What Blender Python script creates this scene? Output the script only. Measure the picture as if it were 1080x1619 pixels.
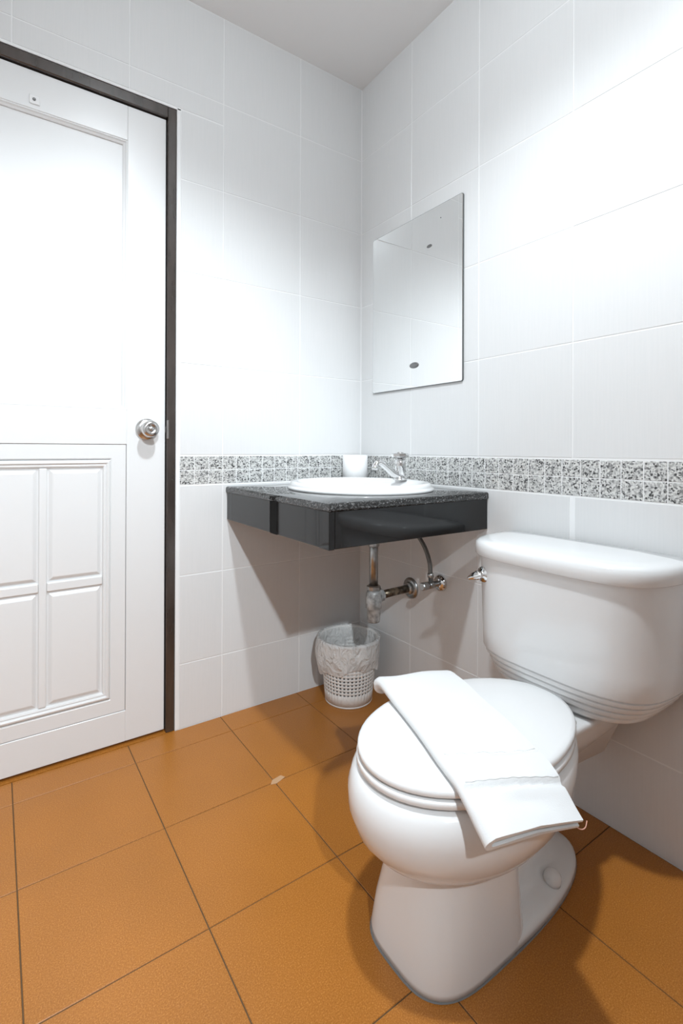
import bpy, bmesh, math, random
from mathutils import Vector, Matrix
random.seed(7)
PI = math.pi
scene = bpy.context.scene
for o in list(bpy.data.objects):
    bpy.data.objects.remove(o, do_unlink=True)
COL = scene.collection

# ------------------------------------------------------------------ camera, world, light, exposure
W_PX, H_PX, F_PX, CY_PX = 1080.0, 1619.0, 787.8, 709.54
CAM = Vector((-1.2299, -1.6316, 0.9130))
yaw, pitch, roll = 0.60710, -0.0012, -0.00345
fw = Vector((math.sin(yaw)*math.cos(pitch), math.cos(yaw)*math.cos(pitch), -math.sin(pitch)))
rt = Vector((math.cos(yaw), -math.sin(yaw), 0))
dn = fw.cross(rt)
rt2 = rt*math.cos(roll) + dn*math.sin(roll)
dn2 = -rt*math.sin(roll) + dn*math.cos(roll)
cd = bpy.data.cameras.new('camera')
cam = bpy.data.objects.new('camera', cd)
COL.objects.link(cam)
cam.matrix_world = Matrix(((rt2.x, -dn2.x, -fw.x, CAM.x), (rt2.y, -dn2.y, -fw.y, CAM.y),
                           (rt2.z, -dn2.z, -fw.z, CAM.z), (0, 0, 0, 1)))
cd.sensor_fit = 'HORIZONTAL'
cd.sensor_width = 36.0
cd.lens = F_PX*36.0/W_PX
cd.shift_y = -(H_PX/2 - CY_PX)/W_PX
cd.clip_start = 0.02
scene.camera = cam

world = bpy.data.worlds.new('world')
scene.world = world
world.use_nodes = True
world.node_tree.nodes['Background'].inputs[0].default_value = (0.9, 0.95, 1.0, 1)
world.node_tree.nodes['Background'].inputs[1].default_value = 0.05

vs = scene.view_settings
vs.view_transform = 'Standard'
vs.look = 'None'
vs.gamma = 1.0
vs.exposure = 0.57
vs.use_curve_mapping = False

LAMP_COL = (0.86, 0.945, 1.0)
LAMP_MAIN = 45.0       # ceiling downlight above the toilet
LAMP_REAR = 152.0       # ceiling downlight further back
LAMP_MAIN_POS = (-0.82, -1.08, 2.386)
LAMP_REAR_POS = (-1.45, -2.97, 2.386)

# ------------------------------------------------------------------ helpers
def nm(name, rough=0.4, col=(0.8, 0.8, 0.8), metal=0.0, spec=0.5, coat=0.0):
    m = bpy.data.materials.new(name)
    m.use_nodes = True
    b = m.node_tree.nodes['Principled BSDF']
    b.inputs['Base Color'].default_value = (*col, 1)
    b.inputs['Roughness'].default_value = rough
    b.inputs['Metallic'].default_value = metal
    b.inputs['Specular IOR Level'].default_value = spec
    b.inputs['Coat Weight'].default_value = coat
    return m

def N(m, kind, **kw):
    n = m.node_tree.nodes.new(kind)
    for k, v in kw.items():
        if k in n.inputs:
            n.inputs[k].default_value = v
        else:
            setattr(n, k, v)
    return n

def LK(m, a, ao, b, bi):
    m.node_tree.links.new(a.outputs[ao], b.inputs[bi])

def BS(m):
    return m.node_tree.nodes['Principled BSDF']

def ramp(m, stops, mode='LINEAR'):
    n = m.node_tree.nodes.new('ShaderNodeValToRGB')
    cr = n.color_ramp
    cr.interpolation = mode
    while len(cr.elements) > 1:
        cr.elements.remove(cr.elements[-1])
    cr.elements[0].position = stops[0][0]
    cr.elements[0].color = (*stops[0][1], 1)
    for p, c in stops[1:]:
        e = cr.elements.new(p)
        e.color = (*c, 1)
    return n

def bump(m, src, out, strength=0.1, dist=0.001):
    b = N(m, 'ShaderNodeBump')
    b.inputs['Strength'].default_value = strength
    b.inputs['Distance'].default_value = dist
    LK(m, src, out, b, 'Height')
    LK(m, b, 'Normal', BS(m), 'Normal')

def noise_color(m, scale, lo, hi, detail=4.0, stretch=(1, 1, 1), p0=0.35, p1=0.65, bmp=0.0, world=False):
    tc = N(m, 'ShaderNodeTexCoord')
    mp = N(m, 'ShaderNodeMapping')
    mp.inputs['Scale'].default_value = stretch
    if world:
        g = N(m, 'ShaderNodeNewGeometry')
        LK(m, g, 'Position', mp, 'Vector')
    else:
        LK(m, tc, 'Object', mp, 'Vector')
    nz = N(m, 'ShaderNodeTexNoise', Scale=scale, Detail=detail)
    LK(m, mp, 'Vector', nz, 'Vector')
    r = ramp(m, [(p0, lo), (p1, hi)])
    LK(m, nz, 'Fac', r, 'Fac')
    LK(m, r, 'Color', BS(m), 'Base Color')
    if bmp:
        bump(m, nz, 'Fac', bmp, 0.001)
    return mp

M = {}
M['tile'] = nm('wall_tile_glaze', 0.30, (0.79, 0.79, 0.79), spec=0.4)
noise_color(M['tile'], 14.0, (0.735, 0.738, 0.738), (0.750, 0.750, 0.750), 3.0, (16, 16, 0.6), world=True)
M['grout'] = nm('white_grout', 0.85, (0.86, 0.86, 0.86), spec=0.2)
M['ceiling'] = nm('ceiling_paint', 0.9, (0.90, 0.90, 0.90), spec=0.2)
M['plain_wall'] = nm('plain_wall_tile', 0.35, (0.80, 0.80, 0.80))
def wall_bricks(m):
    tc = N(m, 'ShaderNodeTexCoord')
    bt = N(m, 'ShaderNodeTexBrick', Scale=1.0)
    bt.offset = 0.0
    bt.inputs['Color1'].default_value = (0.78, 0.78, 0.78, 1)
    bt.inputs['Color2'].default_value = (0.76, 0.76, 0.76, 1)
    bt.inputs['Mortar'].default_value = (0.84, 0.84, 0.84, 1)
    bt.inputs['Mortar Size'].default_value = 0.002
    bt.inputs['Brick Width'].default_value = 0.3
    bt.inputs['Row Height'].default_value = 0.3
    LK(m, tc, 'UV', bt, 'Vector')
    LK(m, bt, 'Color', BS(m), 'Base Color')
wall_bricks(M['plain_wall'])

# speckled mosaic
M['mosaic'] = nm('speckled_mosaic', 0.35, spec=0.35)
def speckle(m, sc, stops, scn=None):
    g = N(m, 'ShaderNodeNewGeometry')
    v1 = N(m, 'ShaderNodeTexVoronoi', Scale=sc)
    LK(m, g, 'Position', v1, 'Vector')
    sep = N(m, 'ShaderNodeSeparateColor')
    LK(m, v1, 'Color', sep, 'Color')
    r = ramp(m, stops, 'CONSTANT')
    LK(m, sep, 'Red', r, 'Fac')
    n2 = N(m, 'ShaderNodeTexNoise', Scale=sc*0.9, Detail=2.0)
    LK(m, g, 'Position', n2, 'Vector')
    mx = N(m, 'ShaderNodeMix', data_type='RGBA', blend_type='OVERLAY')
    mx.inputs['Factor'].default_value = 0.35
    m.node_tree.links.new(r.outputs['Color'], mx.inputs['A'])
    m.node_tree.links.new(n2.outputs['Fac'], mx.inputs['B'])
    m.node_tree.links.new(mx.outputs['Result'], BS(m).inputs['Base Color'])
speckle(M['mosaic'], 260.0, [(0.0, (0.06, 0.06, 0.06)), (0.08, (0.22, 0.22, 0.22)), (0.26, (0.42, 0.42, 0.41)),
                             (0.48, (0.58, 0.58, 0.57)), (0.78, (0.70, 0.70, 0.68))])

# floor tile: terracotta with fine speckle
M['floor_tile'] = nm('terracotta_floor', 0.36, spec=0.5)
def floor_mat(m):
    g = N(m, 'ShaderNodeNewGeometry')
    n1 = N(m, 'ShaderNodeTexNoise', Scale=420.0, Detail=3.0)
    n2 = N(m, 'ShaderNodeTexNoise', Scale=5.0, Detail=3.0)
    LK(m, g, 'Position', n1, 'Vector')
    LK(m, g, 'Position', n2, 'Vector')
    r1 = ramp(m, [(0.30, (0.36, 0.120, 0.014)), (0.52, (0.45, 0.165, 0.024)), (0.72, (0.58, 0.25, 0.055))])
    LK(m, n1, 'Fac', r1, 'Fac')
    r2 = ramp(m, [(0.3, (0.90, 0.90, 0.90)), (0.7, (1.0, 1.0, 1.0))])
    LK(m, n2, 'Fac', r2, 'Fac')
    mx = N(m, 'ShaderNodeMix', data_type='RGBA', blend_type='MULTIPLY')
    mx.inputs['Factor'].default_value = 1.0
    m.node_tree.links.new(r1.outputs['Color'], mx.inputs['A'])
    m.node_tree.links.new(r2.outputs['Color'], mx.inputs['B'])
    m.node_tree.links.new(mx.outputs['Result'], BS(m).inputs['Base Color'])
floor_mat(M['floor_tile'])
M['floor_grout'] = nm('floor_grout', 0.9, (0.14, 0.085, 0.045), spec=0.2)
M['chip'] = nm('mortar_smear', 0.8, (0.55, 0.33, 0.18))

M['ceramic'] = nm('white_ceramic', 0.12, (0.82, 0.82, 0.82), spec=0.5)
M['plastic'] = nm('white_plastic', 0.22, (0.85, 0.85, 0.85), spec=0.45)
M['sealant'] = nm('grey_sealant', 0.7, (0.20, 0.20, 0.20))
M['chrome'] = nm('chrome', 0.10, (0.72, 0.72, 0.72), metal=1.0)
M['steel'] = nm('brushed_steel', 0.22, (0.62, 0.61, 0.60), metal=1.0)
M['old_chrome'] = nm('worn_chrome', 0.30, (0.50, 0.48, 0.45), metal=1.0)
noise_color(M['old_chrome'], 45.0, (0.36, 0.37, 0.37), (0.50, 0.51, 0.51), 4.0)
M['rust_pipe'] = nm('tarnished_pipe', 0.35, (0.12, 0.09, 0.06), metal=0.8)
noise_color(M['rust_pipe'], 60.0, (0.05, 0.035, 0.025), (0.27, 0.22, 0.16), 4.0)
M['trap_body'] = nm('scuffed_trap', 0.40, (0.5, 0.5, 0.5), metal=0.15)
noise_color(M['trap_body'], 55.0, (0.22, 0.225, 0.225), (0.50, 0.51, 0.51), 4.0, bmp=0.2)
M['hose'] = nm('braided_hose', 0.4, (0.16, 0.16, 0.155), metal=0.5)
M['granite'] = nm('black_granite_top', 0.03, spec=0.7)
speckle(M['granite'], 330.0, [(0.0, (0.008, 0.008, 0.008)), (0.45, (0.02, 0.02, 0.02)), (0.68, (0.05, 0.05, 0.05)), (0.84, (0.10, 0.10, 0.10)), (0.95, (0.16, 0.16, 0.16))])
M['granite_edge'] = nm('granite_apron', 0.06, (0.004, 0.004, 0.0045), spec=0.55)
M['matte_black'] = nm('matte_black', 0.7, (0.006, 0.006, 0.006), spec=0.15)
M['door'] = nm('door_white_paint', 0.30, (0.78, 0.78, 0.78), spec=0.4)
M['door_panel'] = nm('door_white_panel', 0.4, (0.74, 0.74, 0.74), spec=0.5)
M['frame'] = nm('dark_brown_frame', 0.24, (0.035, 0.022, 0.017), spec=0.9)
noise_color(M['frame'], 30.0, (0.030, 0.022, 0.018), (0.055, 0.042, 0.036), 4.0, (1, 1, 0.2), bmp=0.15)
M['mirror'] = nm('mirror_silver', 0.015, (0.92, 0.93, 0.93), metal=1.0)
M['mirror_edge'] = nm('mirror_edge', 0.3, (0.10, 0.11, 0.11), spec=0.6)
M['dark_metal'] = nm('dark_screw', 0.3, (0.22, 0.22, 0.22), metal=0.8)
M['paper'] = nm('tissue_paper', 0.95, (0.90, 0.90, 0.90), spec=0.1)
noise_color(M['paper'], 300.0, (0.87, 0.87, 0.87), (0.91, 0.91, 0.91), 2.0, bmp=0.3)
M['towel'] = nm('white_terry', 0.95, (0.80, 0.80, 0.80), spec=0.1)
M['towel_hem'] = nm('white_hem', 0.9, (0.78, 0.78, 0.78), spec=0.1)
def terry(m):
    tc = N(m, 'ShaderNodeTexCoord')
    n1 = N(m, 'ShaderNodeTexNoise', Scale=420.0, Detail=2.0)
    LK(m, tc, 'Object', n1, 'Vector')
    bump(m, n1, 'Fac', 0.35, 0.0008)
    BS(m).inputs['Sheen Weight'].default_value = 0.15
terry(M['towel'])
M['thread'] = nm('pink_thread', 0.9, (0.75, 0.40, 0.30))
M['bin'] = nm('white_bin_plastic', 0.4, (0.80, 0.79, 0.77), spec=0.4)
M['bag'] = nm('thin_white_plastic_film', 0.22, (0.95, 0.95, 0.94), spec=0.5)
def film(m):
    nt = m.node_tree
    out = nt.nodes['Material Output']
    tr = nt.nodes.new('ShaderNodeBsdfTransparent')
    tl = nt.nodes.new('ShaderNodeBsdfTranslucent')
    tl.inputs['Color'].default_value = (0.95, 0.95, 0.94, 1)
    a = nt.nodes.new('ShaderNodeMixShader')
    a.inputs[0].default_value = 0.2
    b = nt.nodes.new('ShaderNodeMixShader')
    b.inputs[0].default_value = 0.16
    nt.links.new(BS(m).outputs[0], a.inputs[1])
    nt.links.new(tl.outputs[0], a.inputs[2])
    nt.links.new(a.outputs[0], b.inputs[1])
    nt.links.new(tr.outputs[0], b.inputs[2])
    nt.links.new(b.outputs[0], out.inputs[0])
    tc = N(m, 'ShaderNodeTexCoord')
    mp = N(m, 'ShaderNodeMapping')
    mp.inputs['Scale'].default_value = (1, 1, 0.6)
    mp.inputs['Rotation'].default_value = (0.4, 0.5, 0.3)
    LK(m, tc, 'Object', mp, 'Vector')
    n1 = N(m, 'ShaderNodeTexNoise', Scale=34.0, Detail=4.0, Distortion=2.0)
    LK(m, mp, 'Vector', n1, 'Vector')
    bump(m, n1, 'Fac', 1.0, 0.016)
film(M['bag'])
def emis(name, col, s):
    m = nm(name, 0.5, (0.9, 0.9, 0.9))
    BS(m).inputs['Emission Color'].default_value = (*col, 1)
    BS(m).inputs['Emission Strength'].default_value = s
    return m
M['lens'] = emis('lamp_lens', LAMP_COL, 4.0)
M['dome'] = emis('added_fill_glow', LAMP_COL, 145.0)  # added glow that fills the upper walls and ceiling

def link(name, bm, mat, parent=None, smooth=False, loc=None):
    me = bpy.data.meshes.new(name)
    bmesh.ops.recalc_face_normals(bm, faces=bm.faces)
    bm.to_mesh(me)
    bm.free()
    if smooth:
        for p in me.polygons:
            p.use_smooth = True
    me.materials.append(M[mat])
    o = bpy.data.objects.new(name, me)
    COL.objects.link(o)
    if loc:
        o.location = loc
    if parent is not None:
        o.parent = parent
    return o

def link_mesh(name, me, parent, loc):
    o = bpy.data.objects.new(name, me)
    COL.objects.link(o)
    o.location = loc
    o.parent = parent
    return o

def empty(name, loc=(0, 0, 0)):
    o = bpy.data.objects.new(name, None)
    o.empty_display_size = 0.05
    COL.objects.link(o)
    o.location = loc
    return o

def tag(o, label, cat, group=None, kind=None):
    o['label'] = label
    o['category'] = cat
    if group:
        o['group'] = group
    if kind:
        o['kind'] = kind
    return o

def add_box(bm, x0, x1, y0, y1, z0, z1, bev=0.0, seg=1):
    r = bmesh.ops.create_cube(bm, size=1.0)
    vsx = r['verts']
    for v in vsx:
        v.co = Vector((x0 + (v.co.x+.5)*(x1-x0), y0 + (v.co.y+.5)*(y1-y0), z0 + (v.co.z+.5)*(z1-z0)))
    if bev:
        es = {e for v in vsx for e in v.link_edges}
        bmesh.ops.bevel(bm, geom=list(es), offset=bev, segments=seg, affect='EDGES', profile=0.5)
    return bm

def box(x0, x1, y0, y1, z0, z1, bev=0.0, seg=1):
    return add_box(bmesh.new(), min(x0, x1), max(x0, x1), min(y0, y1), max(y0, y1), z0, z1, bev, seg)

def loft(rings, cap0=True, cap1=True, closed=True, bm=None):
    bm = bm or bmesh.new()
    R = [[bm.verts.new(p) for p in r] for r in rings]
    n = len(R[0])
    for a, b in zip(R[:-1], R[1:]):
        for i in range(n if closed else n-1):
            j = (i+1) % n
            bm.faces.new((a[i], a[j], b[j], b[i]))
    if cap0:
        bm.faces.new(R[0][::-1])
    if cap1:
        bm.faces.new(R[-1])
    return bm

def lathe(profile, seg=32, origin=(0, 0, 0), axis=(0, 0, 1), cap0=True, cap1=True, bm=None):
    ax = Vector(axis).normalized()
    u = ax.orthogonal().normalized()
    v = ax.cross(u)
    o = Vector(origin)
    rings = [[o + ax*h + (u*math.cos(2*PI*i/seg) + v*math.sin(2*PI*i/seg))*r for i in range(seg)] for r, h in profile]
    return loft(rings, cap0, cap1, True, bm)

def catmull(pts, per=8):
    P = [Vector(p) for p in pts]
    P = [P[0]*2-P[1]] + P + [P[-1]*2-P[-2]]
    out = []
    for i in range(1, len(P)-2):
        for k in range(per):
            t = k/per
            a, b, c, d = P[i-1], P[i], P[i+1], P[i+2]
            out.append(0.5*((2*b) + (c-a)*t + (2*a-5*b+4*c-d)*t*t + (3*b-a-3*c+d)*t**3))
    out.append(P[-2].copy())
    return out

def tube(path, rad, seg=14, bm=None, flat=1.0):
    P = [Vector(p) for p in path]
    n = len(P)
    if not hasattr(rad, '__len__'):
        rad = [rad]*n
    t0 = (P[1]-P[0]).normalized()
    u = t0.orthogonal().normalized()
    rings = []
    for i in range(n):
        t = (P[min(i+1, n-1)] - P[max(i-1, 0)]).normalized()
        u = (u - t*u.dot(t)).normalized()
        v = t.cross(u)
        rings.append([P[i] + (u*math.cos(2*PI*k/seg) + v*math.sin(2*PI*k/seg)*flat)*rad[i] for k in range(seg)])
    return loft(rings, True, True, True, bm)

def subsurf(o, lv=2):
    m = o.modifiers.new('subsurf', 'SUBSURF')
    m.levels = lv
    m.render_levels = lv
    return o

def smooth_by_angle(o, deg=35):
    me = o.data
    me.polygons.foreach_set('use_smooth', [True]*len(me.polygons))
    me.set_sharp_from_angle(angle=math.radians(deg))
    return o

# ------------------------------------------------------------------ room shell
CEIL = 2.386
YB, XL = -3.50, -1.90           # back wall and far left wall (outside the photograph)
Z_ROWS = [(0.0, 0.2106), (0.2106, 0.4985), (0.4985, 0.7931), (0.8923, 1.1923), (1.1923, 1.4923),
          (1.4923, 1.7923), (1.7923, 2.0923), (2.0923, CEIL)]
BAND = (0.7931, 0.8923)
G = 0.0030                      # joint width
REC = 0.0009                    # joint depth
DX0, DX1, DZ = -0.750, -1.492, 2.012   # door opening

# floor
floor = link('floor', box(XL-.12, .12, YB-.12, .20, -.12, -.0016), 'floor_grout')
tag(floor, 'terracotta orange tiled bathroom floor with thin dark joints', 'floor', kind='structure')
_cache = {}
def tile_mesh(key, a, b, th, mat, axis, ch=0.0008):
    """chamfered slab a x b, front face at 0 along the outward axis"""
    k = (key, round(a, 4), round(b, 4), axis)
    if k in _cache:
        return _cache[k]
    bm = bmesh.new()
    def ring(i, d):
        c = [(-a/2+i, -b/2+i), (a/2-i, -b/2+i), (a/2-i, b/2-i), (-a/2+i, b/2-i)]
        if axis == 'z':
            return [(p, q, d) for p, q in c]
        if axis == 'y':      # faces -y
            return [(p, -d, q) for p, q in c]
        return [(-d, p, q) for p, q in c]
    loft([ring(0, -th), ring(0, -ch), ring(ch, 0.0)], False, True, True, bm)
    bmesh.ops.recalc_face_normals(bm, faces=bm.faces)
    # open back: make sure the front cap looks outward
    f = max(bm.faces, key=lambda f: (f.calc_center_median().dot(Vector({'z': (0, 0, 1), 'y': (0, -1, 0), 'x': (-1, 0, 0)}[axis]))))
    want = Vector({'z': (0, 0, 1), 'y': (0, -1, 0), 'x': (-1, 0, 0)}[axis])
    if f.normal.dot(want) < 0:
        bmesh.ops.reverse_faces(bm, faces=bm.faces)
    me = bpy.data.meshes.new(key)
    bm.to_mesh(me)
    bm.free()
    me.materials.append(M[mat])
    _cache[k] = me
    return me

fx = [0.0, -0.300, -0.597, -0.892, -1.190, -1.488, -1.786, XL]
fy = [0.0, -0.103, -0.405, -0.709, -1.010, -1.310, -1.610, -1.910, -2.210, -2.510, -2.810, -3.110, -3.410, YB]
FG = 0.0024
for i in range(len(fx)-1):
    for j in range(len(fy)-1):
        a, b = fx[i]-fx[i+1]-FG, fy[j]-fy[j+1]-FG
        me = tile_mesh('floor_tile', a, b, .008, 'floor_tile', 'z')
        t = link_mesh('floor_tile', me, floor, ((fx[i]+fx[i+1])/2, (fy[j]+fy[j+1])/2, 0.0))
        t.rotation_euler = (random.uniform(-.0005, .0005), random.uniform(-.0005, .0005), random.uniform(-.001, .001))
bm = bmesh.new()
vv = [bm.verts.new(p) for p in ((-.600, -.396, .0003), (-.612, -.410, .0003), (-.596, -.415, .0003), (-.565, -.404, .0003), (-.572, -.391, .0003))]
bm.faces.new(vv)
ex = bmesh.ops.extrude_face_region(bm, geom=list(bm.faces))
for v in [g for g in ex['geom'] if isinstance(g, bmesh.types.BMVert)]:
    v.co.z += .0012
link('mortar_smear', bm, 'chip', floor)
# threshold tile strip under the door
link('threshold', box(DX0+.003, DX1-.003, .001, .19, -.004, .0008), 'floor_tile', floor)

# ceiling
ceiling = link('ceiling', box(XL-.12, .12, YB-.12, .12, CEIL, CEIL+.1), 'ceiling')
tag(ceiling, 'plain matte white bathroom ceiling', 'ceiling', kind='structure')

# left wall (plane y = 0) with the door opening
bm = bmesh.new()
add_box(bm, DX0, .12, REC, .12, -.12, CEIL)
add_box(bm, DX1, DX0, REC, .12, DZ, CEIL)
add_box(bm, XL-.12, DX1, REC, .12, -.12, CEIL)
wall_l = link('wall_left', bm, 'grout')
tag(wall_l, 'white tiled wall around the dark framed door', 'wall', kind='structure')
# right wall (plane x = 0)
wall_r = link('wall_right', box(REC, .12, YB-.12, REC, -.12, CEIL), 'grout')
tag(wall_r, 'white tiled wall behind the toilet and the mirror', 'wall', kind='structure')

def put_tile_L(x0, x1, z0, z1):            # x0 > x1
    if x0-x1 < .012 or z1-z0 < .012:
        return
    me = tile_mesh('wall_tile', x0-x1-G, z1-z0-G, .006, 'tile', 'y')
    o = link_mesh('wall_tile', me, wall_l, ((x0+x1)/2, random.uniform(-.0002, .0002), (z0+z1)/2))
    o.rotation_euler = (random.uniform(-.001, .001), 0, random.uniform(-.001, .001))
colsL = [-.0015, -.2887, -.5915, -.8943, -1.1971, -1.4999, -1.8027, XL]
TE = -0.7375
for z0, z1 in Z_ROWS:
    for a, b in zip(colsL[:-1], colsL[1:]):
        if a <= DX0 and b >= DX1 - .0:              # wholly over the door
            put_tile_L(a, b, max(z0, DZ+.008), z1)
        elif b < DX0 < a:                           # straddles right jamb
            if z1 <= DZ:
                put_tile_L(a, TE, z0, z1)
            elif z0 >= DZ:
                put_tile_L(a, b, z0, z1)
            else:
                put_tile_L(a, TE, z0, DZ+.006)
                put_tile_L(a, b, DZ+.008, z1)
        elif b < DX1 < a:
            if z1 <= DZ:
                put_tile_L(DX1-.012, b, z0, z1)
            else:
                put_tile_L(a, b, max(z0, DZ+.008), z1)
        else:
            put_tile_L(a, b, z0, z1)
def put_tile_R(y0, y1, z0, z1):
    me = tile_mesh('wall_tile_r', y0-y1-G, z1-z0-G, .006, 'tile', 'x')
    o = link_mesh('wall_tile', me, wall_r, (random.uniform(-.0002, .0002), (y0+y1)/2, (z0+z1)/2))
    o.rotation_euler = (0, random.uniform(-.001, .001), random.uniform(-.001, .001))
colsR = [-.0015, -.2985, -.6038, -.9110, -1.2150, -1.5200, -1.8250, -2.1300, -2.4350, -2.7400, -3.0450, -3.3500, YB]
for z0, z1 in Z_ROWS:
    for k, (a, b) in enumerate(zip(colsR[:-1], colsR[1:])):
        d = -.006 if z0 < .7 else 0.0
        put_tile_R(a - (d*0 if k == 0 else -d*(1 if k == 3 else 0)), b + (-d if k == 2 else 0), z0, z1)
# mosaic band: two rows of five-centimetre tiles
zr = [(BAND[0]+.0015, (BAND[0]+BAND[1])/2), ((BAND[0]+BAND[1])/2, BAND[1]-.0030)]
for z0, z1 in zr:
    x = TE
    pitch_l = .0491
    while x < -.004:
        x1 = min(x+pitch_l, -.002)
        if x1-x > .012:
            me = tile_mesh('mosaic_l', x1-x-.0024, z1-z0-.0024, .006, 'mosaic', 'y', .0008)
            link_mesh('mosaic_tile', me, wall_l, ((x+x1)/2, 0, (z0+z1)/2))
        x += pitch_l
    x = DX1-.012
    while x > XL+.02:
        me = tile_mesh('mosaic_l', pitch_l-.0024, z1-z0-.0024, .006, 'mosaic', 'y', .0008)
        link_mesh('mosaic_tile', me, wall_l, (x-pitch_l/2, 0, (z0+z1)/2))
        x -= pitch_l
    y = -.0020
    y1 = -.0235
    while y > -2.4:
        me = tile_mesh('mosaic_r', y-y1-.0024, z1-z0-.0024, .006, 'mosaic', 'x', .0008)
        link_mesh('mosaic_tile', me, wall_r, (0, (y+y1)/2, (z0+z1)/2))
        y, y1 = y1, y1-.0505

def uv_box(o, horiz):
    me = o.data
    uv = me.uv_layers.new(name='UVMap')
    for p in me.polygons:
        for li in p.loop_indices:
            c = me.vertices[me.loops[li].vertex_index].co
            uv.data[li].uv = (c[horiz], c.z-.8923)
w = link('wall_back', box(XL-.12, .12, YB-.12, YB, -.12, CEIL), 'plain_wall')
uv_box(w, 0)
tag(w, 'white tiled wall at the far end of the bathroom behind the viewer', 'wall', kind='structure')
w = link('wall_far_left', box(XL-.12, XL, YB, REC, -.12, CEIL), 'plain_wall')
uv_box(w, 1)
tag(w, 'white tiled side wall facing the toilet', 'wall', kind='structure')

# ------------------------------------------------------------------ door
door = empty('door_1', ((DX0+DX1)/2, .02, 0))
tag(door, 'white panelled door in a dark brown frame with a steel knob', 'door', kind='structure')
def dpart(name, bm, mat, parent=None, smooth=False):
    o = link(name, bm, mat, None, smooth)
    p = parent or door
    o.parent = p
    o.matrix_parent_inverse = Matrix.Identity(4)
    base = Vector((0, 0, 0))
    q = p
    while q is not None:
        base += q.location
        q = q.parent
    o.data.transform(Matrix.Translation(-base))
    return o
LX0, LX1, LZ0, LZ1, LY = -0.7810, -1.4610, .0095, 1.974, .012       # leaf
# frame
dpart('door_jamb', box(DX0-.001, LX0+.0028, .001, .118, .0, DZ-.001, .002), 'frame')
dpart('door_jamb', box(DX1+.001, LX1-.0028, .001, .118, .0, DZ-.001, .002), 'frame')
dpart('door_head', box(LX0+.0030, LX1-.0030, .0012, .118, LZ1+.0035, DZ-.001, .002), 'frame')
dpart('door_stop', box(LX0+.003, LX0-.010, .056, .075, .001, LZ1+.003), 'frame')
dpart('door_stop', box(LX1-.003, LX1+.010, .056, .075, .001, LZ1+.003), 'frame')
dpart('sealant_bead', box(TE-.0005, DX0+.0005, -.0006, .004, .0, DZ+.006, .001), 'grout')
dpart('sealant_bead', box(TE-.0005, DX1-.012, -.0006, .004, DZ, DZ+.0065, .001), 'grout')

leaf = empty('door_leaf', (0, 0, 0))
leaf.parent = door
UX0, UX1, UZ0, UZ1 = -.897, -1.345, 1.032, 1.866          # upper opening
PX0, PX1, PZ0, PZ1 = -.882, -1.360, .105, .926            # lower moulded field
LYB = LY+.036
def lp(name, bm, mat='door', smooth=False):
    return dpart(name, bm, mat, leaf, smooth)
b = .0015
lp('stile', box(LX0, UX0, LY, LYB, LZ0, LZ1, b))
lp('stile', box(LX1, UX1, LY, LYB, LZ0, LZ1, b))
lp('rail', box(UX0+.0002, UX1-.0002, LY, LYB, UZ1, LZ1, b))
lp('rail', box(UX0+.0002, UX1-.0002, LY, LYB, PZ1, UZ0, b))
lp('rail', box(UX0+.0002, UX1-.0002, LY, LYB, LZ0, PZ0, b))
# lower field: slightly sunk flat border, moulding, four raised panels
lp('panel_backing', box(UX0, UX1, LY+.009, LYB-.004, PZ0, PZ1))
def frame_ring(x0, x1, z0, z1, prof):
    """rectangular picture-frame moulding: prof = list of (inset, y)"""
    rings = []
    for ins, y in prof:
        rings.append([(x0-ins, y, z0+ins), (x0-ins, y, z1-ins), (x1+ins, y, z1-ins), (x1+ins, y, z0+ins)])
    return loft(rings, False, False, True)
lp('flat_border', frame_ring(UX0, UX1, PZ0, PZ1, [(0.0, LY+.010), (0.0012, LY+.0030), (0.0025, LY+.0012), (.042, LY+.0012), (.045, LY+.004), (.046, LY+.010)]))
lp('moulding', frame_ring(UX0-.0445, UX1+.0445, PZ0+.0475, PZ1-.0475, [(0, LY+.010), (0, LY+.003), (.004, LY-.002), (.008, LY-.003), (.0115, LY-.0005), (.013, LY+.002), (.016, LY+.0005), (.0195, LY+.002), (.022, LY+.008), (.022, LY+.010)]))
CXM, CZM = -1.1185, .516
gx0, gx1, gz0, gz1 = UX0-.0665, UX1+.0665, PZ0+.0695, PZ1-.0695
lp('muntin', box(CXM+.010, CXM-.010, LY+.0022, LY+.010, gz0, gz1, .003, 2))
for s in (0, 1):
    xa, xb = (gx0, CXM+.0102) if s == 0 else (CXM-.0102, gx1)
    lp('muntin', box(xa, xb, LY+.0024, LY+.010, CZM-.013, CZM+.013, .003, 2))
    for t in (0, 1):
        za, zb = (gz0, CZM-.0132) if t == 0 else (CZM+.0132, gz1)
        i = .009
        c = [(0.0, LY+.010), (0.004, LY+.0095), (.013, LY+.003), (.016, LY+.002)]
        rings = [[(xa-q, y, za+q), (xa-q, y, zb-q), (xb+q, y, zb-q), (xb+q, y, za+q)] for q, y in c]
        lp('raised_panel', loft(rings, False, True, True))
# upper glossy pane and its bead
lp('upper_pane', box(UX0-.004, UX1+.004, LY+.012, LY+.018, UZ0+.004, UZ1-.004), 'door_panel')
lp('glazing_bead', frame_ring(UX0, UX1, UZ0, UZ1, [(0, LY+.011), (0, LY+.002), (.0035, LY+.0012), (.007, LY+.005), (.010, LY+.0065), (.0125, LY+.0085), (.0125, LY+.013)]))
# white adhesive pad with a small screw at the top of the leaf
pad = lp('adhesive_pad', box(-1.143+.013, -1.143-.013, LY-.003, LY, 1.892-.013, 1.892+.013, .0015), 'plastic')
lpx = dpart('screw', lathe([(.0042, 0), (.0042, .002), (.002, .003)], 12, (-1.143-.001, LY-.0028, 1.892), (0, -1, 0)), 'dark_metal', pad)
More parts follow.
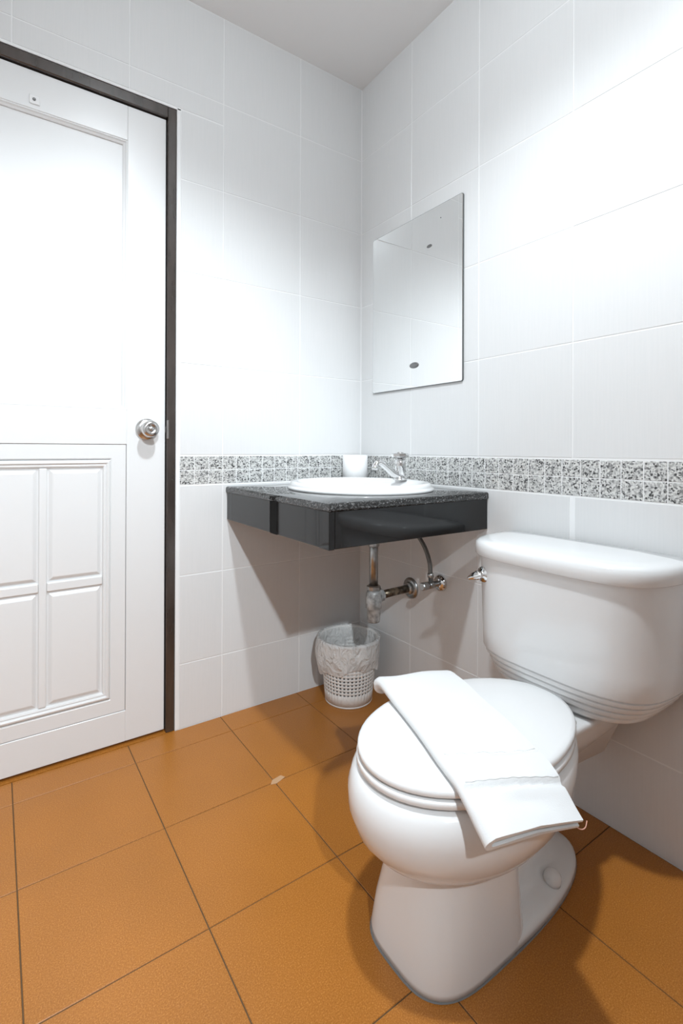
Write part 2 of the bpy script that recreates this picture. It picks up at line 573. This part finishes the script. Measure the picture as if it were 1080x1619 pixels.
# knob
KC = Vector((-.838, LY, .974))
knob = lp('door_knob', lathe([(.034, 0), (.034, .003), (.031, .0065), (.024, .009), (.0125, .012), (.0115, .026), (.017, .031), (.0245, .037),
                              (.0265, .045), (.025, .053), (.020, .058), (.0135, .0595), (.0125, .0585), (.008, .058)], 40, KC, (0, -1, 0)), 'steel', True)
dpart('lock_button', lathe([(.0065, .056), (.0065, .062), (.005, .0635), (0.0005, .0638)], 20, KC, (0, -1, 0)), 'steel', knob, True)
lp('latch_bolt', box(LX0+.0008, LX0+.0045, LY+.004, LY+.030, .965, .985, .001), 'steel')
dpart('strike_plate', box(LX0+.0026, LX0+.009, .0000, .0030, .945, 1.005, .0007), 'steel')

# ------------------------------------------------------------------ ceiling downlights (out of the frame)
def downlight(pos, power, label, size=142, blend=0.7, aim=None):
    t = empty('ceiling_light', pos)
    tag(t, label, 'light', 'ceiling downlights')
    link('trim_ring', lathe([(.062, -.004), (.085, -.004), (.085, -.0005), (.062, -.0005), (.062, -.004)], 40, (0, 0, 0), (0, 0, 1), False, False), 'plastic', t, True)
    if aim:
        link('lens', lathe([(.061, -.003), (.001, -.003)], 32, (0, 0, 0), (0, 0, 1), False, True), 'lens', t)
    else:                                   # glowing dome added to lift the upper walls and ceiling
        link('added_glow_dome', lathe([(.062, -.002), (.0615, -.014), (.056, -.028), (.044, -.040), (.026, -.048), (.002, -.051)], 32, (0, 0, 0), (0, 0, 1), False, True), 'dome', t, True)
    ld = bpy.data.lights.new('downlight', 'SPOT')
    ld.energy = power
    ld.color = LAMP_COL
    ld.spot_size = math.radians(size)
    ld.spot_blend = blend
    ld.shadow_soft_size = 0.045
    lo = bpy.data.objects.new('downlight_source', ld)
    COL.objects.link(lo)
    lo.location = (0, 0, -.110 if not aim else -.055)
    if aim:
        lo.rotation_euler = (Vector(aim)-Vector(pos)).to_track_quat('-Z', 'Y').to_euler()
    lo.parent = t
    return t
downlight(LAMP_MAIN_POS, LAMP_MAIN, 'round ceiling downlight directly above the toilet')
downlight(LAMP_REAR_POS, LAMP_REAR, 'round ceiling spotlight at the back end of the bathroom tilted towards the door', 50, 0.7, (-1.12, 0, .60))

# ------------------------------------------------------------------ vanity counter
CX, CYV, CT = -.580, -.645, .785
counter = empty('vanity_counter', (-.29, -.32, CT))
tag(counter, 'black granite corner vanity counter mounted under the mirror', 'counter')
def part(parent, name, bm, mat, smooth=False):
    return dpart(name, bm, mat, parent, smooth)
BCX, BCY, BA, BB_ = -.255, -.330, .225, .255
# slab with an oval cut-out for the basin
def slab():
    bm = bmesh.new()
    n = 64
    hole = [(BCX + (BA-.022)*math.cos(2*PI*i/n), BCY + (BB_-.022)*math.sin(2*PI*i/n)) for i in range(n)]
    x0, x1, y0, y1 = CX, -.0008, CYV, -.0008
    outer = []
    for hx, hy in hole:
        dx, dy = hx-BCX, hy-BCY
        t = min(((x1-BCX)/dx if dx > 1e-6 else (x0-BCX)/dx if dx < -1e-6 else 9e9),
                ((y1-BCY)/dy if dy > 1e-6 else (y0-BCY)/dy if dy < -1e-6 else 9e9))
        outer.append([BCX+dx*t, BCY+dy*t])
    for cxx, cyy in ((x0, y0), (x0, y1), (x1, y0), (x1, y1)):     # snap nearest to corners
        k = min(range(n), key=lambda i: (outer[i][0]-cxx)**2 + (outer[i][1]-cyy)**2)
        outer[k] = [cxx, cyy]
    r = .007
    def inset(p, d):
        return (min(max(p[0], x0+d), x1-d*0), min(max(p[1], y0+d), y1-d*0))
    zt, zb = CT, CT-.021
    rings = [[(*h, zb) for h in hole], [(*h, zt) for h in hole],
             [(*inset(p, r), zt) for p in outer], [(*inset(p, r*.3), zt-r*.3) for p in outer], [(*p, zt-r) for p in outer],
             [(*p, zb+.003) for p in outer], [(*inset(p, .003), zb) for p in outer], [(*h, zb) for h in hole]]
    bm = loft(rings, False, False, True)
    bmesh.ops.remove_doubles(bm, verts=bm.verts, dist=1e-6)
    return bm
smooth_by_angle(part(counter, 'countertop', slab(), 'granite'), 30)
zb, za = .672, CT-.021
ax = CX+.004
part(counter, 'apron_panel', box(ax, ax+.016, -.003, -.3270, zb, za, .001), 'granite_edge')
part(counter, 'apron_gap_strip', box(ax+.001, ax+.015, -.3272, -.3690, zb-.002, za, .0005), 'matte_black')
part(counter, 'apron_panel', box(ax, ax+.016, -.3692, -.5955, zb, za, .001), 'granite_edge')
part(counter, 'corner_post', box(ax-.001, ax+.016, -.5962, CYV+.0045, zb-.001, za, .001), 'granite_edge')
part(counter, 'apron_front', box(ax+.0165, -.0012, CYV+.004, CYV+.020, zb+.0005, za, .001), 'granite_edge')

# basin
basin = empty('wash_basin', (BCX, BCY, CT))
tag(basin, 'white oval ceramic wash basin set into the black counter', 'basin')
def oval(a, b, z, n=56, ox=0.0, oy=0.0):
    return [(BCX+ox+a*math.cos(2*PI*i/n), BCY+oy+b*math.sin(2*PI*i/n), z) for i in range(n)]
pr = [(-.020, .7835), (-.004, .7838), (0.000, .788), (-.001, .793), (-.006, .7955), (-.007, .799), (-.009, .806), (-.015, .8095), (-.024, .810), (-.032, .8085)]
rings = [oval(BA+i, BB_+i, z) for i, z in pr]
inner = [(.045, .795, -.012), (.060, .770, -.014), (.080, .725, -.015), (.115, .690, -.016), (.160, .672, -.016), (.190, .668, -.016), (.205, .668, -.016)]
for i, z, ox in inner:
    rings.append(oval(BA-i, BB_-i*1.02, z, ox=ox))
part(basin, 'bowl', loft(rings, False, True, True), 'ceramic', True)
under = [(.022, .7835, 0), (.055, .745, -.012), (.095, .690, -.015), (.150, .660, -.016), (.205, .655, -.016)]
part(basin, 'bowl_underside', loft([oval(BA-i, BB_-i, z, ox=ox) for i, z, ox in under], False, True, True), 'ceramic', True)
part(basin, 'drain', lathe([(.022, .0), (.022, .002), (.016, .003), (.014, .001)], 24, (BCX-.016, BCY, .668), (0, 0, 1)), 'chrome', True)

# faucet on the basin deck
FX, FY = -.084, -.336
tap = empty('faucet', (FX, FY, .809))
tag(tap, 'small chrome basin tap with an upturned spout behind the white basin', 'faucet')
part(tap, 'base_flange', lathe([(.024, 0), (.024, .003), (.019, .007), (.017, .008)], 28, (FX, FY, .8085)), 'chrome', True)
part(tap, 'body', lathe([(.0165, 0), (.0165, .030), (.019, .034), (.019, .060), (.016, .064), (.006, .066)], 28, (FX, FY, .815)), 'chrome', True)
hd = part(tap, 'handle', lathe([(.012, 0), (.014, .002), (.0285, .006), (.030, .010), (.030, .017), (.026, .0205), (.005, .022)], 8, (FX, FY, .880)), 'chrome', False)
smooth_by_angle(hd, 30)
part(tap, 'handle_cap', lathe([(.011, 0), (.011, .002), (.002, .003)], 16, (FX, FY, .9015)), 'steel', True)
sp = catmull([(FX-.004, FY, .820), (FX-.030, FY+.002, .832), (FX-.056, FY+.004, .852), (FX-.080, FY+.006, .868), (FX-.094, FY+.007, .868), (FX-.102, FY+.0075, .858)], 6)
part(tap, 'spout', tube(sp, [.0125 - .0035*i/(len(sp)-1) for i in range(len(sp))], 16), 'chrome', True)
part(tap, 'aerator', lathe([(.0105, .004), (.0105, -.012), (.0085, -.014)], 20, (FX-.1025, FY+.0075, .859), (.25, 0, 1)), 'chrome', True)

# toilet paper roll in the corner
RX, RY = -.078, -.066
roll_o = tag(link('toilet_paper_roll', lathe([(.020, .0), (.044, .0), (.048, .0015), (.0485, .05), (.048, .1035), (.044, .105), (.020, .105), (.0195, .05), (.020, .0)], 40, (0, 0, 0), (0, 0, 1), False, False), 'paper', None, True, (RX, RY, CT+.0005)),
             'white toilet paper roll standing upright in the corner behind the basin', 'toilet paper')
link('cardboard_core', lathe([(.0192, .002), (.0192, .103), (.0182, .103), (.0182, .002), (.0192, .002)], 24, (0, 0, 0), (0, 0, 1), False, False), 'paper', roll_o, True)

# ------------------------------------------------------------------ mirror
mirror = empty('wall_mirror', (-.006, -.315, 1.134))
tag(mirror, 'frameless rectangular mirror hanging on the tiled wall above the basin', 'mirror')
MY0, MY1, MZ0, MZ1 = -.084, -.5455, 1.133, 1.737
def round_rect(x, y0, y1, z0, z1, r, n=5):
    pts = []
    for (cy, cz, a0) in ((y0-r, z1-r, 0), (y1+r, z1-r, 90), (y1+r, z0+r, 180), (y0-r, z0+r, 270)):
        for k in range(n+1):
            a = math.radians(a0 + 90*k/n)
            pts.append((x, cy + r*math.cos(a), cz + r*math.sin(a)))
    return pts
part(mirror, 'mirror_backing', loft([round_rect(-.0004, MY0, MY1, MZ0, MZ1, .008), round_rect(-.0052, MY0, MY1, MZ0, MZ1, .008)]), 'mirror_edge')
part(mirror, 'mirror_glass', loft([round_rect(-.0053, MY0-.0012, MY1+.0012, MZ0+.0012, MZ1-.0012, .0075), round_rect(-.0066, MY0-.0018, MY1+.0018, MZ0+.0018, MZ1-.0018, .0072)]), 'mirror')
def oval_cap(name, y, z, ay, az, h):
    rings = [[(-.0066-h*q, y+ay*r*math.cos(2*PI*i/28), z+az*r*math.sin(2*PI*i/28)) for i in range(28)] for r, q in ((1, 0), (1, .35), (.8, .8), (.3, 1.0))]
    part(mirror, name, loft(rings), 'dark_metal', True)
oval_cap('lower_fixing', -.322, 1.213, .0225, .0105, .0055)
oval_cap('upper_fixing', -.396, 1.613, .012, .0055, .003)
part(mirror, 'upper_spot', lathe([(.0022, .0), (.0016, .0008)], 12, (-.0066, -.449, 1.691), (-1, 0, 0)), 'dark_metal', True)

# ------------------------------------------------------------------ waste trap and supply valve
TX, TY = -.172, -.303
trap = empty('waste_trap', (TX, TY, .33))
tag(trap, 'chrome bottle waste trap hanging under the basin with a pipe into the wall', 'waste pipe')
part(trap, 'tail_pipe', lathe([(.0150, .435), (.0150, .666)], 24, (TX, TY, 0)), 'old_chrome', True)
part(trap, 'top_nut', lathe([(.017, .584), (.0195, .586), (.0195, .602), (.017, .606)], 10, (TX, TY, 0)), 'old_chrome')
part(trap, 'collar_nut', lathe([(.019, .436), (.024, .438), (.024, .449), (.020, .452)], 12, (TX, TY, 0)), 'old_chrome')
part(trap, 'trap_body', lathe([(.014, .326), (.020, .328), (.0225, .335), (.0235, .372), (.027, .376), (.0275, .400), (.026, .425), (.022, .436)], 28, (TX, TY, 0)), 'trap_body', True)
part(trap, 'outlet_nut', lathe([(.017, .018), (.022, .020), (.022, .036), (.018, .039)], 10, (TX, TY, .412), (1, 0, 0.02)), 'trap_body')
part(trap, 'outlet_pipe', tube([(TX+.030, TY, .413), (-.09, TY, .4145), (-.010, TY, .416)], .0138, 20), 'rust_pipe', True)
fl = part(trap, 'wall_flange', lathe([(.0375, .0), (.0370, .004), (.030, .008), (.022, .010), (.020, .010)], 36, (-.0005, TY, .416), (-1, 0, 0)), 'old_chrome', True)
part(trap, 'flange_nut', lathe([(.018, .010), (.023, .011), (.023, .019), (.017, .022)], 10, (-.0005, TY, .416), (-1, 0, 0)), 'old_chrome')

VY, VZ = -.448, .466
valve = empty('angle_valve', (-.03, VY, VZ))
tag(valve, 'small chrome angle stop valve with flexible hose on the tiled wall', 'valve')
part(valve, 'wall_rosette', lathe([(.028, .0), (.0275, .004), (.022, .011), (.013, .014)], 32, (-.0005, VY, VZ), (-1, 0, 0)), 'chrome', True)
part(valve, 'valve_body', lathe([(.0095, .012), (.0095, .034), (.0125, .036), (.0125, .054), (.009, .056)], 20, (-.0005, VY, VZ), (-1, 0, 0)), 'old_chrome', True)
part(valve, 'valve_handle', lathe([(.006, .055), (.006, .062), (.013, .063), (.0135, .084), (.011, .087)], 12, (-.0005, VY, VZ), (-1, 0, 0)), 'old_chrome')
part(valve, 'outlet_stub', lathe([(.008, .0), (.008, .018), (.0105, .019), (.0105, .032), (.007, .034)], 14, (-.046, VY, VZ+.006), (0, 0.05, 1)), 'old_chrome', True)
hp = catmull([(-.046, VY+.002, VZ+.036), (-.047, VY+.006, VZ+.075), (-.052, VY+.026, VZ+.125), (-.062, VY+.060, VZ+.170), (-.072, VY+.095, VZ+.205), (-.078, VY+.112, VZ+.232)], 8)
part(valve, 'flexible_hose', tube(hp, .0072, 12), 'hose', True)

# ------------------------------------------------------------------ waste bin with bag
BX, BY = -.160, -.142
bin_o = empty('waste_bin', (BX, BY, 0))
tag(bin_o, 'small white perforated plastic waste bin in the corner under the counter', 'bin')
BH = .226
def bin_r(z):
    return .086 + (.106-.086)*z/BH
def bin_body():
    bm = bmesh.new()
    seg = 84
    zs = [.004, .046]
    rows = []
    z = .046
    for k in range(11):
        rows.append((z, z+.0062))
        z += .0062
        zs.append(z)
        z += .0062
        zs.append(z)
    zs.append(BH)
    R = [[bm.verts.new((bin_r(zz)*math.cos(2*PI*i/seg), bin_r(zz)*math.sin(2*PI*i/seg), zz)) for i in range(seg)] for zz in zs]
    for k in range(len(zs)-1):
        for i in range(seg):
            hole = (1 <= k <= 22 and k % 2 == 1 and i % 2 == 0)
            if hole:
                continue
            j = (i+1) % seg
            bm.faces.new((R[k][i], R[k][j], R[k+1][j], R[k+1][i]))
    bm.faces.new([bm.verts.new((.084*math.cos(-2*PI*i/seg), .084*math.sin(-2*PI*i/seg), .004)) for i in range(seg)])
    return bm
body = link('bin_body', bin_body(), 'bin', bin_o, True)
sm = body.modifiers.new('solid', 'SOLIDIFY')
sm.thickness = .0022
sm.offset = -1
link('base_ring', lathe([(.080, 0.0), (.0855, .0005), (.0868, .004), (.0868, .007), (.082, .007), (.080, 0.0)], 56, (0, 0, 0), (0, 0, 1), False, False), 'bin', bin_o, True)
link('rim', lathe([(.104, BH-.004), (.1125, BH-.003), (.1130, BH+.002), (.108, BH+.004), (.103, BH+.001), (.104, BH-.004)], 56, (0, 0, 0), (0, 0, 1), False, False), 'bin', bin_o, True)
# bag folded over the rim
def bag():
    seg = 120
    rnd = random.Random(3)
    ph = [rnd.uniform(0, 6.28) for _ in range(8)]
    def wob(a, k):
        return math.sin(a*5+ph[0]+k*1.1) + .7*math.sin(a*9+ph[1]-k*1.7) + .5*math.sin(a*17+ph[2]+k*2.3)
    rings = []
    cam_a = math.atan2(CAM.y-BY, CAM.x-BX)
    inside = [(.095, .120, .25), (.098, .16, .25), (.100, .20, .2), (.1015, BH-.006, .1)]
    for r, z, w_ in inside:
        rings.append([(r+wob(2*PI*i/seg, z*9)*.0012*w_*4*.5, z, 2*PI*i/seg) for i in range(seg)])
    over = [(.1085, BH+.0075), (.1165, BH+.0035)]
    for r, z in over:
        rings.append([(r+wob(2*PI*i/seg, 1)*.0006, z+wob(2*PI*i/seg, 2)*.0006, 2*PI*i/seg) for i in range(seg)])
    m = 9
    for k in range(1, m+1):
        f = k/m
        row = []
        for i in range(seg):
            a = 2*PI*i/seg
            rel = (a-cam_a+PI) % (2*PI) - PI            # seen from the viewer: negative = to the viewer's left... 
            hem = .100 + .012*math.sin(a*3+ph[4]) + .006*math.sin(a*7+ph[5])
            hem += .026*math.exp(-((rel+1.35)/.35)**2)  # deeper lobe at the left
            z = BH+.0035 - f*hem
            puff = .004 + .007*math.sin(min(f, 1)*PI*.8) + .016*math.exp(-((rel+1.45)/.5)**2)*math.sin(min(f*.9, 1)*PI)
            tuck = -.004*f*f
            r = max(bin_r(max(z, 0))+.0025, .1165 + (bin_r(max(z, 0))-.1145)*.85 + puff*.8 + tuck + wob(a, f*4)*.0024*f)
            row.append((r, z, a))
        rings.append(row)
    return loft([[(r*math.cos(a), r*math.sin(a), z) for r, z, a in row] for row in rings], False, False, True)
bg = link('bag', bag(), 'bag', None, True, (BX, BY, 0.0))
bg.name = 'bin_liner'
tag(bg, 'thin translucent white plastic liner folded over the waste bin rim', 'bin liner')

# ------------------------------------------------------------------ toilet
YC = -.960
toilet = empty('toilet', (-.40, YC, 0))
tag(toilet, 'white ceramic close coupled toilet with a closed lid against the wall', 'toilet')
def spow(c, e):
    return math.copysign(abs(c)**e, c)
def egg(z, f, bk, w, xc=None, p=2.0, pb=2.4, n=56, yo=0.0):
    xc = xc if xc is not None else (f+bk)/2
    out = []
    for i in range(n):
        a = 2*PI*i/n
        c, s = math.cos(a), math.sin(a)
        if c < 0:
            x = xc + (xc-f)*spow(c, 2/p)
            y = w*spow(s, 2/p)
        else:
            x = xc + (bk-xc)*spow(c, 2/pb)
            y = w*spow(s, 2/pb)
        out.append((x, YC+yo+y, z))
    return out
def T(name, bm, mat='ceramic', smooth=True):
    return part(toilet, name, bm, mat, smooth)
# foot and trapway (rear of the pedestal)
T('sealant_ring', loft([egg(.0003, -.654, -.133, .1150, -.50, 3.3, 2.5), egg(.0022, -.6525, -.134, .1135, -.50, 3.3, 2.5)]), 'sealant', False)
foot = [egg(.0035, -.640, -.136, .112, -.46, 2.6, 2.5), egg(.016, -.638, -.139, .110, -.46, 2.6, 2.5), egg(.022, -.62, -.146, .103, -.46, 2.6, 2.5),
        egg(.030, -.60, -.165, .076, -.44, 2.4, 2.4), egg(.045, -.58, -.185, .052, -.42, 2.2, 2.2), egg(.080, -.56, -.195, .044, -.40, 2.1, 2.1),
        egg(.150, -.56, -.190, .046, -.40, 2.1, 2.1), egg(.240, -.56, -.17, .070, -.40, 2.1, 2.1)]
T('foot', loft(foot, True, True))
col = [egg(.002, -.651, -.395, .1125, -.51, 3.3, 5.0), egg(.012, -.650, -.395, .1120, -.51, 3.3, 5.0), egg(.060, -.641, -.398, .107, -.51, 3.3, 5.0),
       egg(.120, -.632, -.400, .102, -.51, 2.6, 5.0), egg(.170, -.626, -.400, .099, -.51, 2.5, 4.5), egg(.215, -.620, -.400, .098, -.51, 2.4, 4.0)]
T('pedestal', loft(col, True, True))
bowl = [egg(z, f, bk, w, xc, 2.0, 2.1) for z, f, bk, w, xc in ((.160, -.560, -.36, .070, -.46), (.167, -.615, -.32, .100, -.46), (.178, -.645, -.29, .122, -.46), (.198, -.676, -.26, .145, -.470),
        (.228, -.702, -.235, .165, -.475), (.262, -.715, -.215, .176, -.48), (.292, -.716, -.20, .178, -.48), (.314, -.709, -.19, .174, -.478),
        (.3265, -.700, -.19, .168, -.474), (.3310, -.690, -.195, .160, -.472), (.3300, -.66, -.22, .135, -.472))]
T('bowl', loft(bowl, True, True))
# rear deck that carries the tank
def rr(x0, x1, w0, w1, z, r=.02, n=4):
    pts = []
    cs = [(x0, -w0, -1, -1), (x1, -w1, 1, -1), (x1, w1, 1, 1), (x0, w0, -1, 1)]
    st = [180, 270, 0, 90]
    for (x, y, sx, sy), a0 in zip(cs, st):
        for k in range(n+1):
            a = math.radians(a0+90*k/n)
            pts.append((x - sx*r + r*math.cos(a), YC + y - sy*r + r*math.sin(a), z))
    return pts
T('deck', loft([rr(-.30, -.05, .050, .07, .215), rr(-.31, -.03, .085, .095, .285), rr(-.31, -.022, .098, .110, .318), rr(-.31, -.022, .099, .112, .328), rr(-.308, -.025, .096, .109, .3325)]))
# seat and lid
def seat_ring(z, d, bk):
    return egg(z, -.699+d, bk, .1695-d, -.468, 2.0, 2.1)
T('seat', loft([seat_ring(.3390, .030, -.225), seat_ring(.3356, .010, -.207), seat_ring(.3359, .003, -.203), seat_ring(.3380, .0, -.202), seat_ring(.3455, .0, -.202), seat_ring(.3485, .002, -.203), seat_ring(.3494, .008, -.205), seat_ring(.3470, .030, -.225)]), 'plastic')
T('lid', loft([seat_ring(.3580, .030, -.225), seat_ring(.3542, .007, -.200), seat_ring(.3546, .0030, -.196), seat_ring(.3560, .002, -.195), seat_ring(.3635, .0025, -.195), seat_ring(.3668, .006, -.196), seat_ring(.3684, .014, -.204),
               seat_ring(.3705, .050, -.24), seat_ring(.3712, .11, -.34)]), 'plastic')
for s in (-1, 1):
    T('hinge', lathe([(.006, -.020), (.007, -.018), (.007, .018), (.006, .020)], 16, (-.232, YC+s*.075, .3415), (0, 1, 0)), 'plastic')
# bolt caps
for s in (-1, 1):
    T('bolt_cap', lathe([(.018, 0), (.018, .008), (.016, .015), (.011, .021), (.004, .0235)], 24, (-.285, YC+s*.076, .026), (0, s*.25, 1)), 'plastic')
# tank
TB, TD, TW = -.018, .196, .222
def dshape(z, w, d, xb=TB, p=3.7, n=48):
    pts = []
    for i in range(n+1):
        a = PI*i/n
        pts.append((xb - d*abs(math.sin(a))**(2/p), YC + w*spow(math.cos(a), 2/p), z))
    return pts
def taper(z):
    return (z-.40)*.035
# (z, side inset, front inset): four rounded ridges above the rounded underside
prof = [(.3350, -.090, -.050), (.3365, -.074, -.030), (.3400, -.056, -.022)]
SIDE = (-.043, -.030, -.019, -.009)
FRONT = (-.0175, -.0135, -.0095, -.0050)
for k, z0 in enumerate((.3435, .3585, .3735, .3885)):
    sd, fr = SIDE[k], FRONT[k]
    prof += [(z0-.0016, sd-.0085, fr-.0080), (z0+.0010, sd-.0010, fr-.0005), (z0+.0050, sd+.0020, fr+.0010), (z0+.0105, sd+.0040, fr+.0008)]
prof += [(.4020, -.0090, -.0075), (.4045, -.002, -.0008), (.408, 0.0, 0.0)]
for z in (.45, .50, .55, .60, .640):
    prof.append((z, 0.0, 0.0))
rings = []
for z, sd, fr in prof:
    tt = taper(max(z, .40))
    rings.append(dshape(z, TW+sd+tt*.7, TD+fr+tt))
smooth_by_angle(T('tank', loft(rings, True, True)), 30)
lr = [(.6420, -.010), (.6424, .001), (.6450, .0030), (.6640, .0030), (.6740, .0010), (.6795, -.006), (.6822, -.016), (.6836, -.040), (.684, -.11)]
T('tank_lid', loft([dshape(z, TW+.016+i, TD+.022+i, TB+.006, 3.7) for z, i in lr], True, True))
# flush lever
ly = YC+.171
LVP = Vector((-.199, ly, .593))
ax_l = Vector((-1, .15, 0)).normalized()
lev = T('flush_lever', lathe([(.0200, -.004), (.0200, .003), (.0175, .006), (.0095, .008), (.0095, .016), (.0115, .018), (.0115, .023), (.008, .025)], 28, LVP, ax_l), 'chrome')
p0 = LVP + ax_l*.020
lp_ = [p0+Vector((.004, -.010, .004)), p0, p0+Vector((-.004, .008, -.003)), p0+Vector((-.008, .018, -.008)), p0+Vector((-.010, .026, -.012))]
dpart('lever_arm', tube(catmull(lp_, 5), [.0085 + .0030*math.sin(PI*min(1, i/14.)) - .0078*(max(0, i-10)/10.)**2 for i in range(21)], 14, flat=.75), 'chrome', lev, True)

# ------------------------------------------------------------------ towel
towel = empty('hand_towel', (-.50, -.97, .372))
tag(towel, 'folded white hand towel draped across the closed toilet lid', 'towel')
TS = Vector((.936, -.352, 0.0)).normalized()
tp = [p + TS*.010 for p in catmull([(-.416, -.738, .3600), (-.419, -.748, .3780), (-.432, -.785, .3890), (-.463, -.87, .3920), (-.495, -.96, .3925), (-.520, -1.03, .3920), (-.539, -1.085, .3900),
              (-.549, -1.118, .3860), (-.558, -1.148, .3750), (-.564, -1.170, .3630), (-.569, -1.188, .3540)], 14)]
TL = [0.0]
for a_, b_ in zip(tp[:-1], tp[1:]):
    TL.append(TL[-1] + (b_-a_).length)
def towel_frame(i):
    n = len(tp)
    t = (tp[min(i+1, n-1)]-tp[max(i-1, 0)]).normalized()
    side = (TS - t*TS.dot(t)).normalized()
    up = side.cross(t)
    if up.z < 0 or (abs(up.z) < .3 and up.y > 0 and i > n//2):
        up = -up
    return side, up
S1, S2 = TL[-1]-.130, TL[-1]-.066        # hem seam lines, measured along the towel
def towel_profile(i, u):
    """height of the upper skin at station i, cross position u in -1..1"""
    l = TL[i] - .010*u
    f = TL[i]/TL[-1]
    h = .0012*math.sin(u*4+f*5) + .0030*max(0, -u-.55) + .0010*math.sin(f*23+u*2.0)
    h += .0016*(1/(1+math.exp(-(l-S1)/.0015))) + .0020*(1/(1+math.exp(-(S2-l)/.0012))) - .0020
    h -= .0034*math.exp(-((l-S1)/.0034)**2) + .0085*math.exp(-((l-S2-.002)/.0042)**2)
    h -= .0060*math.exp(-((l-S2-.030)/.014)**2)*math.exp(-((u-.05)/.55)**2)
    return h
def towel_sweep():
    rings = []
    n = len(tp)
    for i, c in enumerate(tp):
        f = TL[i]/TL[-1]
        side, up = towel_frame(i)
        hw = .0860 - .007*max(0, f-.7)/.3 + .0015*math.sin(f*9) - .004*max(0, .08-f)/.08
        tw = .014*max(0, (f-.62)/.38)                       # right-hand side hangs lower
        T_ = .0200 + .007*max(0, (f-.8)/.2) + .012*math.exp(-((f-.02)/.06)**2)
        lay = .0068
        out = []
        m = 16
        for k in range(m+1):                                # upper skin, right to left
            u = 1-2*k/m
            out.append((u*hw, towel_profile(i, u)))
        for k in range(1, 8):                               # round the fold
            a = PI/2 + PI*k/8
            out.append((-hw + (T_/2)*math.cos(a), -T_/2 + (T_/2)*math.sin(a)))
        for k in range(m+1):                                # underside, left to right
            u = -1+2*k/m*.985
            out.append((u*hw, -T_))
        for k in range(m+1):                                # inside, right to left
            u = .97-1.97*k/m
            out.append((u*hw+.004*(k/m), -T_+lay))
        for k in range(1, 6):
            a = PI*1.5 - PI*k/6
            out.append((-hw+.004 + (T_/2-lay)*math.cos(a), -T_/2 + (T_/2-lay)*math.sin(a)))
        for k in range(m+1):
            u = -1+2*k/m
            out.append((u*hw+.004*(1-k/m), -lay + min(0.0, towel_profile(i, u))))
        close = .55*max(0, (f-.75)/.25)
        ring = []
        for s_, h in out:
            q = s_/hw
            hh = h
            if h < -.002:                                   # layers squeeze together towards the open right edge
                hh = h*(1-.30*max(0, q))
            ring.append(c + side*s_ + up*hh - Vector((0, 0, tw*max(0, q))))
        rings.append(ring)
    return loft(rings, True, True, True)
tb = part(towel, 'towel_cloth', towel_sweep(), 'towel', True)
smooth_by_angle(tb, 60)
def stitch(l0):
    pts = []
    m = 16
    for k in range(m+1):
        u = .97-1.94*k/m
        i = min(range(len(tp)), key=lambda j: abs(TL[j]-l0-.010*u))
        f = TL[i]/TL[-1]
        side, up = towel_frame(i)
        hw = .0860 - .007*max(0, f-.7)/.3 + .0015*math.sin(f*9)
        tw = .014*max(0, (f-.62)/.38)
        pts.append(tp[i] + side*(u*hw) + up*(towel_profile(i, u)+.0002) - Vector((0, 0, tw*max(0, u))))
    return tube(pts, .0007, 6)
part(towel, 'hem_stitch', stitch(S1-.004), 'towel_hem', True)
part(towel, 'hem_stitch', stitch(S2-.006), 'towel_hem', True)
th = catmull([(-.487, -1.196, .330), (-.474, -1.203, .318), (-.462, -1.205, .316), (-.448, -1.200, .318)], 5)
part(towel, 'loose_thread', tube(th, .0009, 6), 'thread', True)

# renderer hints that belong to the scene
scene.cycles.caustics_reflective = True
